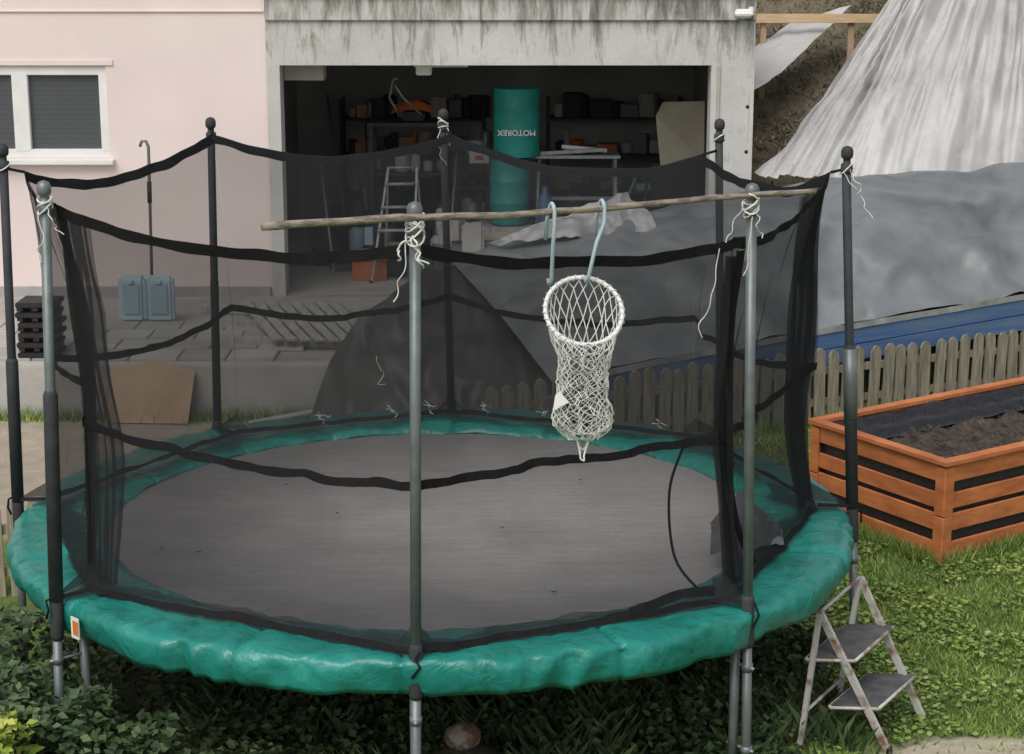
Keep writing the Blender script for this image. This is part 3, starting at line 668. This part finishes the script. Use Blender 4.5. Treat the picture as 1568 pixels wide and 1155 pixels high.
def S(i,s,t,off=0,rip=1):
    """segment i, s along, t 0 bottom..1 top"""
    j=(i+1)%8
    bt_=NB[i].lerp(NB[j],s); tt=Vector(NTp[i]).lerp(Vector(NTp[j]),s)
    tt.z-=sag[i]*4*s*(1-s)*(1+.25*nz(s*3,i*1.7))
    p=bt_.lerp(tt,t)
    rad=(p-Cc); rad.z=0; rad.normalize()
    inw=.12*math.sin(math.pi*t)*4*s*(1-s)-.005*(1-t)*4*s*(1-s)+.04*math.sin(math.pi*t)
    ph=i+s
    w=.018*nz(ph*14,t*1.4,i)+.025*nz(ph*5,t*3,4)+.025*ridge(ph*9+t*2,t*1.1,7)*math.sin(math.pi*t)
    edge=min(s,1-s); w+=.02*ridge(ph*30,t*.6,2)*math.exp(-edge*9)*(1-.3*t)
    return p-rad*(inw+w*rip*(1 if 0.01<t<.99 else .8))+rad*off
nm=[.405,.43,.43,.43,.43,.43,.44,.44]
def mid_t(i,s):
    j=(i+1)%8
    b_=nm[i]*(1-s)+nm[j]*s
    if i==0: b_=nm[0]*(1-s)+.45*s+.0*4*s*(1-s)
    elif i==7: b_-=.028*4*s*(1-s)
    elif i==1: b_=.45*(1-s)+.43*s-.04*4*s*(1-s)
    else: b_-=.01*4*s*(1-s)
    return b_+.010*nz((i+s)*4,2.2)+.006*nz((i+s)*13,6)
NU,NV=48,34
vs=[];fs=[]
for i in range(8):
    k0=len(vs)
    for v_ in range(NV+1):
        for u in range(NU+1): vs.append(S(i,u/NU,v_/NV))
    for v_ in range(NV):
        for u in range(NU): a=k0+v_*(NU+1)+u; fs.append((a,a+1,a+NU+2,a+NU+1))
mesh("safety_net",vs,fs,M['net'],T,True)
def strip(name,fn0,fn1,n,mat=None,par_=T,w=2):
    vs=[];fs=[]
    for k in range(n+1):
        a=fn0(k/n);b_=fn1(k/n); vs+=[a,b_]
    for k in range(n): fs.append((2*k,2*k+2,2*k+3,2*k+1))
    return mesh(name,vs,fs,mat or M['strap'],par_,True)
for i in range(8):
    strip("net_top_band_%d"%i,lambda s:S(i,s,.972-.008*nz((i+s)*9,1),.006),lambda s:S(i,s,1.003+.005*nz((i+s)*11,8),.006),48)
    strip("net_middle_band_%d"%i,lambda s:S(i,s,mid_t(i,s)-.012,.008),lambda s:S(i,s,mid_t(i,s)+.012+.005*nz((i+s)*15,4),.008),48)
    strip("net_bottom_band_%d"%i,lambda s:S(i,s,.0,.012)+Vector((0,0,-.015)),lambda s:S(i,s,.010+.010*nz((i+s)*7,5),.004),48)
    def low(s,i=i):
        p=S(i,s,0); rad=(p-Cc); rad.z=0; rad.normalize(); return p-rad*(.12+.10*nz((i+s)*5,9)+.03*nz((i+s)*19,2))+Vector((0,0,-.004+.008*nz((i+s)*12,3)))
    strip("net_skirt_%d"%i,lambda s:S(i,s,.01,-.004),low,60,M['netfold'])
    def outl(s,i=i):
        p=S(i,s,0); rad=(p-Cc); rad.z=0; rad.normalize(); return p+rad*(.025+.03*nz((i+s)*8,4))+Vector((0,0,-.012))
    strip("net_hem_%d"%i,lambda s:S(i,s,.0,.01)+Vector((0,0,-.012)),outl,60,M['netfold'])
    p=Vector((*base[i],.96)); q=NB[i]
    tube("corner_tie_%d"%i,[p,q],.010,M['strap'],T,6)
    va=(Vector((*base[i],0))-Cc).normalized(); tn=Vector((-va.y,va.x,0))
    vs=[S(i,.0,.07),S(i,.07,.0,.01),p+tn*.02+Vector((0,0,-.0)),p-tn*.02,S((i-1)%8,.93,.0,.01)]
    mesh("corner_gusset_%d"%i,vs,[(0,1,2),(0,2,3),(0,3,4)],M['netfold'],T)
    pts=[p+tn*.03+Vector((0,0,.03)),p+va*.05+Vector((0,0,.0)),p+va*.05+tn*.02+Vector((0,0,-.04)),p+va*.045-tn*.015+Vector((0,0,-.09))]
    tube("strap_end_%d"%i,pts,.006,M['strap'],T,6)
def fold(i,s0,s1,t0,t1,amp,off,nn=14):
    vs=[];fs=[]
    for a in range(nn+1):
        for b_ in range(21):
            s=s0+(s1-s0)*a/nn*(1+.25*nz(b_*.2,i)); t=t0+(t1-t0)*b_/20
            vs.append(S(i,min(1,max(0,s)),t,off+amp*math.sin(a*1.9+t*2)))
    for a in range(nn):
        for b_ in range(20): k=a*21+b_; fs.append((k,k+1,k+22,k+21))
    mesh("net_gather",vs,fs,M['netfold'],T,True)
fold(7,0.0,.08,.02,.98,.02,-.02); fold(6,.86,1.0,.02,.98,.02,-.02); fold(1,.0,.13,.02,.95,.025,-.02); fold(2,.0,.12,.02,.95,.02,-.02); fold(1,.86,1,.02,.97,.02,-.02)
def ribbon(name,pts,w,mat=M['strap'],sub=8):
    P=[Vector(p) for p in pts]; out=[]
    for k in range(len(P)-1):
        p0=P[max(k-1,0)];p1=P[k];p2=P[k+1];p3=P[min(k+2,len(P)-1)]
        for j in range(sub):
            t=j/sub; out.append(.5*((2*p1)+(p2-p0)*t+(2*p0-5*p1+4*p2-p3)*t*t+(3*p1-p0-3*p2+p3)*t**3))
    out.append(P[-1]); vs=[];fs=[]
    for k,p in enumerate(out):
        d=(out[min(k+1,len(out)-1)]-out[max(k-1,0)]).normalized(); sd=d.cross(Vector((0,-1,.2))).normalized()
        vs+=[p-sd*w/2,p+sd*w/2]
    for k in range(len(out)-1): fs.append((2*k,2*k+2,2*k+3,2*k+1))
    return mesh(name,vs,fs,mat,T,True)
ribbon("entrance_binding",[S(1,.06,.97,.02),S(1,.05,.75,.02),S(1,.05,.5,.02),S(1,.07,.3,.02),S(1,.12,.15,.02),S(1,.24,.03,.02)],.03)
ribbon("entrance_binding",[S(1,.1,.97,.025),S(1,.09,.7,.025),S(1,.08,.45,.025),S(1,.06,.2,.02),S(1,.05,.05,.02)],.022)
ribbon("entrance_binding",[S(0,.90,mid_t(0,.90),0),S(0,.88,.3,-.08),S(0,.865,.12,-.05),S(0,.92,.02,.0)],.013)
ribbon("entrance_binding",[S(0,.95,.03,0.01),S(0,.84,.03,0),S(0,.74,.02,.0),S(0,.66,.01,.01)],.045)
cl=empty("grey_cloth_bag",(1.2,9.0,1))
sheet("cloth",[[(.98,8.62,.97),(1.15,8.60,.98),(1.36,8.72,.97)],[(1.0,8.78,1.03),(1.16,8.78,1.08),(1.36,8.88,1.02)],[(1.02,9.0,.99),(1.18,9.02,1.16),(1.34,9.05,.99)]],26,22,lambda u,v,p:.03*ridge(p.x*12,p.y*9)+.01,M['greycloth'],cl,(0,-.4,.9))
box("brand_label",(-1.99,7.875,.865),(.045,.008,.07),M['orange_m'],T,rz=-.78)
box("label_border",(-1.995,7.88,.865),(.06,.007,.10),M['white'],T,rz=-.78)
lb=S(1,.12,.955,.02); box("net_tag",lb,(.05,.01,.04),M['card'],T,ry=.4)

def wig(a,b_,n,amp,seed,sag_=0):
    a=Vector(a);b_=Vector(b_);o=[]
    for k in range(n+1):
        t=k/n; p=a.lerp(b_,t); e=math.sin(math.pi*t)
        p+=Vector((nz(t*4+seed,1.3),nz(t*4+seed,7.7),nz(t*4+seed,3.1)*.5))*amp*(.3+t); p.z-=sag_*e; o.append(p)
    return o
cords=[];thin=[]
for i in range(8):
    b2=Vector((*base[i],.9)); t2=Vector(topp[i]); d=(t2-b2)/(t2.z-b2.z); at=lambda z:b2+d*(z-.9)
    wraps=3 if i in (0,1,4,7) else 1
    zc=2.80
    pth=[]
    for k in range(wraps*12+1):
        t=k/12*2*math.pi; pth.append(at(zc-.035+.02*k/12+.012*math.sin(t*1.3))+Vector((math.cos(t),math.sin(t),.5*math.sin(t+i)))*.033)
    cords.append(pth)
    if i in (2,4,7): thin.append(wig(at(zc-.03)+Vector((-.02,-.035,0)),at(zc-.26)+Vector((-.02 if i!=2 else .12,-.05,0)),16,.05,i*3.1))
    if i in (1,2,4,7): thin.append(wig(at(zc-.02)+Vector((.02,-.035,0)),at(zc-.14)+Vector((.05,-.05,0)),14,.05,i*2.3+9))
for k in range(5):
    pth=[]; zz=2.79
    for q in range(15):
        t=q/14*2*math.pi; pth.append(Vector((-.39+.038*math.cos(t)*(1 if k%2 else -1),7.295+.045*math.sin(t),zz+.035*math.sin(t+k*1.3)+.014*k-.03)))
    cords.append(pth)
for k in range(3):
    pth=[]
    for q in range(15):
        t=q/14*2*math.pi; pth.append(Vector((1.035+.036*math.cos(t)*(1 if k%2 else -1),7.90+.045*math.sin(t),2.80+.03*math.sin(t+k*1.3)+.014*k)))
    cords.append(pth)
cords.append(wig((-.41,7.25,2.76),(-.36,7.25,2.64),12,.04,17))
thin.append(wig((-.42,7.25,2.76),(-.47,7.24,2.50),18,.035,22)); cords.append(wig((-.40,7.25,2.77),(-.34,7.24,2.66),18,.04,31))
cords.append(wig((-.43,7.25,2.75),(-.46,7.25,2.67),18,.04,37))
thin.append(wig((.90,7.86,2.62),(.83,7.86,2.22),22,.03,41)); thin.append(wig((1.0,7.88,2.80),(.93,7.88,2.64),10,.03,45)); thin.append(wig((1.04,7.86,2.76),(1.02,7.86,2.5),10,.03,48))
strings("tie_knots",cords,.0040,M['cord'],T)
strings("tie_cord_ends",thin,.0024,M['cord'],T)
lc=[]
for (i,s) in ((4,.12),(4,.3),(4,.62),(3,.15),(3,.4),(3,.62),(3,.86)):
    p=S(i,s,.02,-.02); lc.append(wig(p+Vector((0,0,.055)),p+Vector((.04,0,-.03)),8,.05,i*5+s*20)); lc.append(wig(p+Vector((-.02,0,.03)),p+Vector((.05,0,.02)),8,.05,i*5+s*31))
lc.append(wig(S(4,.36,.26,-.02),S(4,.32,.14,-.02),16,.06,77))
strings("net_lacing",lc,.0022,M['cord'],T)
vs=[];fs=[]
for (x,y) in ((-.95,9.55),(-.05,9.3),(.4,10.2),(-1.8,8.95),(-1.6,8.9),(.2,8.3),(-1.3,10.1)):
    a=random.uniform(0,6.28); k=len(vs)
    for q in range(4):
        t=a+q*1.57; l=.02 if q%2 else .009; vs.append((x+l*math.cos(t),y+l*math.sin(t),.888+.006*(q%2)))
    fs.append((k,k+1,k+2,k+3))
mesh("fallen_leaves",vs,fs,M['dark'],T)

st=[];rs=[]
A=Vector((-.965,7.01,2.842));B_=Vector((1.33,8.0,2.852))
for k in range(41):
    t=k/40; st.append(A.lerp(B_,t)+Vector((0,0,.014*nz(t*3,1)+.007*nz(t*11,4)-.012*math.sin(t*3.14)))); rs.append(.0165*(1-.25*t)*(1+.2*nz(t*20,3)))
stk=tube("wooden_stick",st,.017,M['stick'],None,10,rs=rs)

# ------------------------------------------------------------------ hanging net basket
nb=empty("hanging_net_basket",(.3,7.5,2.5))
rc=Vector((.30,7.50,2.415)); ax1=Vector((1,.05,-.14)).normalized(); ax2=Vector((-.02,.52,.85)).normalized(); ax2=(ax2-ax1*ax2.dot(ax1)).normalized()
rr_=.163
ringp=[rc+ax1*rr_*math.cos(2*math.pi*k/40)+ax2*rr_*math.sin(2*math.pi*k/40)*.92 for k in range(40)]
tube("rim",ringp,.0095,M['white'],nb,10,closed=True)
strings("rim_lashing",[[rc+(ax1*math.cos(t)+ax2*.92*math.sin(t))*(rr_+.012*math.cos(t*34))+ax1.cross(ax2)*.012*math.sin(t*34) for t in [2*math.pi*k/680 for k in range(681)]]],.0022,M['cord'],nb)
def tb(a,h):
    top_=rc+ax1*rr_*math.cos(a)+ax2*.92*rr_*math.sin(a)
    prof=[(0,.15),(.12,.125),(.25,.105),(.4,.102),(.55,.105),(.7,.115),(.8,.13),(.88,.125),(.95,.095),(1,.07)]
    for k in range(len(prof)-1):
        if h<=prof[k+1][0]:
            f=(h-prof[k][0])/(prof[k+1][0]-prof[k][0]); r=prof[k][1]*(1-f)+prof[k+1][1]*f; break
    cyl=Vector((.298+.004*math.sin(h*7)+r*math.cos(a),7.47+r*.75*math.sin(a),2.33-.45*h))
    w=min(1,h/.22); w=w*w*(3-2*w)
    p=top_.lerp(cyl,w) if h>0 else top_
    if h<.22: p.z=top_.z*(1-w)+cyl.z*w
    p+=Vector((nz(a*3,h*9,1),nz(a*3,h*9,5),nz(a*4,h*12,9)))*.02*min(1,h*8)
    return p
paths=[];NA=23;NH=32
for k in range(NA):
    for sg_ in (1,-1):
        pth=[]
        for j in range(NH+1):
            off_=(j%2)*.5*sg_; a=2*math.pi*(k+off_)/NA; pth.append(tb(a,j/NH))
        paths.append(pth)
strings("net_mesh",paths,.0026,M['cord'],nb)
strings("bottom_gather",[[tb(2*math.pi*k/30,1) for k in range(31)],wig((.26,7.45,1.90),(.34,7.45,1.90),14,.02,3,.07),wig((.27,7.42,1.89),(.33,7.42,1.89),14,.02,8,.10),wig((.2,7.42,2.03),(.24,7.4,1.96),8,.02,5)],.004,M['cord'],nb)
mesh("paper_scrap",[(.17,7.37,2.02),(.235,7.36,2.055),(.20,7.37,2.10),(.18,7.375,2.085)],[(0,1,2,3)],M['white'],nb)
def hook(name,sx,ex,ez,seed):
    t=(sx-A.x)/(B_.x-A.x); p=A.lerp(B_,t)
    sy,sz=p.y,p.z-.01; r=.026
    pts=[(sx-.035,sy+.05,sz-.13),(sx-.03,sy+.045,sz-.05)]
    for k in range(9):
        a=math.pi*k/8; pts.append((sx-.02+.02*k/8,sy+r*math.cos(a),sz+r*math.sin(a)+.002))
    pts+= [(sx,sy-.03,sz-.06),((sx+ex)/2,(sy-.03+7.53)/2,(sz+ez)/2),(ex,7.53,ez),(ex-.008,7.545,ez-.025),(ex-.014,7.57,ez-.01)]
    tube(name,pts,.0085,M['hook'],nb,8)
hook("hook_a",.175,.165,2.545,1); hook("hook_b",.385,.32,2.555,2)

bl=empty("old_ball",(-.24,8.3,.1))
bm=bmesh.new(); bmesh.ops.create_icosphere(bm,subdivisions=4,radius=.088)
for v_ in bm.verts:
    v_.co.z*=.72; v_.co+=v_.co.normalized()*(.008*nz(v_.co.x*25,v_.co.y*25,v_.co.z*25)); v_.co+=Vector((-.24,8.25,.165))
me=bpy.data.meshes.new("ball_skin"); bm.to_mesh(me); bm.free(); me.materials.append(M['brownball'])
for p in me.polygons: p.use_smooth=True
o=bpy.data.objects.new("ball_skin",me); COL.objects.link(o); par(o,bl)
lathe("ball_rest_mound",(-.24,8.25,0),[(.22,0),(.18,.06),(.06,.11)],M['ground'],bl,16)

# ------------------------------------------------------------------ vegetation
def leaves(name,clumps,mat,seed,size=(.02,.045)):
    rg=random.Random(seed); vs=[];fs=[]
    for (cx,cy,cz,rx,ry,rz,n) in clumps:
        for _ in range(n):
            while True:
                a,b_,c=rg.uniform(-1,1),rg.uniform(-1,1),rg.uniform(-1,1); q=a*a+b_*b_+c*c
                if .2<q<1: break
            x,y,z=cx+a*rx,cy+b_*ry,cz+c*rz
            if nz(x*5,y*5,z*5)<-.10: continue
            if (x+.24)**2+(y-8.2)**2<.012: continue
            if z<.01: z=rg.uniform(.01,.06)
            s=rg.uniform(*size); d=Vector((rg.gauss(0,1),rg.gauss(0,1),rg.gauss(0,.5))).normalized()
            up=Vector((rg.gauss(0,.5),rg.gauss(0,.5)-.25,1)).normalized(); sd=d.cross(up).normalized(); up=sd.cross(d)
            p=Vector((x,y,z)); k=len(vs)
            vs+=[p,p+d*s*.5+sd*s*.42+up*s*.12,p+d*s*1.15,p+d*s*.5-sd*s*.42+up*s*.12]
            fs+=[(k,k+1,k+2),(k,k+2,k+3)]
    return mesh(name,vs,fs,mat)
sh=[(-2.75,8.0,.30,.5,.4,.42,4200),(-2.2,7.72,.22,.42,.35,.36,3600),(-3.3,8.5,.35,.55,.5,.45,4200),(-1.75,7.75,.15,.4,.35,.30,2600),(-2.5,8.6,.3,.5,.4,.38,2600),(-1.3,7.8,.1,.4,.35,.2,1500),(-3.9,9.2,.3,.6,.6,.5,3000),(-2.35,7.9,.45,.22,.2,.22,900),(-2.75,8.3,.55,.25,.2,.22,900),(-1.95,7.85,.40,.16,.15,.2,500),(-1.6,7.8,.32,.14,.15,.16,350)]
leaves("ivy_shrub",sh,M['leaf'],11,(.03,.065))
un=[(-1.0,8.5,.05,.9,.5,.2,3200),(.2,8.5,.05,.9,.5,.16,3000),(1.0,8.7,.06,.5,.5,.2,2400),(-.3,9.3,.05,1.8,.6,.22,3500),(-1.8,9.2,.1,.6,.6,.3,1800),(1.3,9.3,.08,.5,.5,.28,2200),(1.1,8.2,.04,.3,.25,.16,1200)]
leaves("ground_undergrowth",un,M['leafd'],12,(.025,.055))
leaves("bright_leaf_plant",[(-2.26,7.55,.40,.17,.16,.16,620)],M['leafy'],13,(.04,.08))
rg=random.Random(33); vs=[];fs=[]
for _ in range(9000):
    x=rg.uniform(-1.6,1.7); y=rg.uniform(7.9,9.8); l=rg.uniform(.06,.22); w=.004; a=rg.uniform(0,6.28); b_=rg.uniform(0,6.28); k=len(vs)
    if nz(x*2,y*2,5)<-.05: continue
    q=l*.35
    vs+=[(x-math.cos(a)*w,y-math.sin(a)*w,0),(x+math.cos(a)*w,y+math.sin(a)*w,0),(x+math.cos(b_)*q*.4+w,y+math.sin(b_)*q*.4,l*.6),(x+math.cos(b_)*q*1.6,y+math.sin(b_)*q*1.6,l)]; fs+=[(k,k+1,k+2),(k,k+2,k+3)]
mesh("weed_blades",vs,fs,M['leaf'])
rg=random.Random(21); vs=[];fs=[]
def inbed(x,y):
    p=Vector((x,y,0))-C; det=Ld.x*Wd.y-Ld.y*Wd.x; a=(p.x*Wd.y-p.y*Wd.x)/det; b_=(Ld.x*p.y-Ld.y*p.x)/det
    return -.02<a<LL+.02 and -.02<b_<WW+.02
cnt=0
while cnt<95000:
    x=rg.uniform(.9,4.9); y=8.0+rg.random()**1.15*7.6
    if inbed(x,y): continue
    if y>13.6+x*.48: continue
    dS=math.hypot((x-2.55)*.55,(y-8.28)*1.25)+.35*(.5+.5*nz(x*1.3,y*1.3))
    if dS<.64 and rg.random()<.93: continue
    cnt+=1
    pn=nz(x*1.6,y*1.6,2); l=rg.uniform(.02,.045)*(1+.6*pn); w=rg.uniform(.003,.007); a=rg.uniform(0,6.28); b_=rg.uniform(0,6.28); ln=rg.uniform(.3,1.1)*l
    dx,dy=math.cos(a)*w,math.sin(a)*w; k=len(vs)
    vs+=[(x-dx,y-dy,0),(x+dx,y+dy,0),(x+math.cos(b_)*ln,y+math.sin(b_)*ln,l)]; fs.append((k,k+1,k+2))
mesh("grass",vs,fs,M['grass'])
vs=[];fs=[]
for _ in range(26000):
    x=rg.uniform(1.2,4.8); y=rg.uniform(8.2,13.5)
    if inbed(x,y) or nz(x*2.2,y*2.2,8)<-.08: continue
    z=rg.uniform(.025,.055); s=rg.uniform(.007,.017)
    if math.hypot((x-2.55)*.55,(y-8.28)*1.25)<.4: continue
    k=len(vs); tx,ty=rg.uniform(-.4,.4),rg.uniform(-.4,.4)
    for q in range(6):
        a=q*1.047; vs.append((x+s*math.cos(a),y+s*math.sin(a),z+tx*s*math.cos(a)+ty*s*math.sin(a)))
    fs.append(tuple(range(k,k+6)))
mesh("clover_patches",vs,fs,M['grass'])
vs=[];fs=[]
for _ in range(9000):
    c_=rg.random()
    if c_<.4: t=rg.random(); x=-.1+8*t; y=13.62+3.83*t+rg.uniform(-.12,.05)
    elif c_<.6: t=rg.random(); q=C+Ld*LL*t; x=q.x+rg.uniform(-.02,.1); y=q.y-rg.uniform(.0,.08)
    elif c_<.75: t=rg.random(); q=C+Wd*WW*t; x=q.x-rg.uniform(.0,.09); y=q.y+rg.uniform(-.05,.03)
    else: x=rg.uniform(-5,-1.2); y=15.08-abs(rg.gauss(0,.08))
    l=rg.uniform(.05,.15); w=.005; a=rg.uniform(0,6.28); b_=rg.uniform(0,6.28); k=len(vs)
    vs+=[(x-math.cos(a)*w,y-math.sin(a)*w,0),(x+math.cos(a)*w,y+math.sin(a)*w,0),(x+math.cos(b_)*l*.5,y+math.sin(b_)*l*.5,l)]; fs.append((k,k+1,k+2))
mesh("edge_weeds",vs,fs,M['grass'])

# ------------------------------------------------------------------ light, sky, camera
w=bpy.data.worlds.new("World"); scene.world=w; w.use_nodes=True; nt=w.node_tree; nt.nodes.clear()
sky=nt.nodes.new("ShaderNodeTexSky"); sky.sky_type='NISHITA'; sky.sun_disc=False
EL,AZ=R(52),R(205)
sky.sun_elevation=EL; sky.sun_rotation=AZ; sky.air_density=1.2; sky.dust_density=3.5; sky.ozone_density=1
hs=nt.nodes.new("ShaderNodeHueSaturation"); hs.inputs["Saturation"].default_value=.3
bg=nt.nodes.new("ShaderNodeBackground"); bg.inputs["Strength"].default_value=.15
ou=nt.nodes.new("ShaderNodeOutputWorld")
lk(nt,sky.outputs[0],hs.inputs["Color"]); lk(nt,hs.outputs[0],bg.inputs["Color"]); lk(nt,bg.outputs[0],ou.inputs["Surface"])
sd=bpy.data.lights.new("sun",'SUN'); sd.energy=1.3; sd.angle=R(40); sd.color=(1,.96,.9)
so=bpy.data.objects.new("sun",sd); COL.objects.link(so)
dirv=Vector((math.sin(AZ)*math.cos(EL),math.cos(AZ)*math.cos(EL),math.sin(EL)))
so.rotation_euler=dirv.to_track_quat('Z','Y').to_euler()
cam=bpy.data.cameras.new("camera"); cam.lens=2802.2/1568*36; cam.sensor_width=36; cam.clip_end=1000; cam.clip_start=.05
co=bpy.data.objects.new("camera",cam); COL.objects.link(co); co.location=(0,0,3.883); co.rotation_euler=(R(90)-.2294,0,0)
scene.camera=co
scene.view_settings.view_transform='Standard'; scene.view_settings.look='None'; scene.view_settings.exposure=0
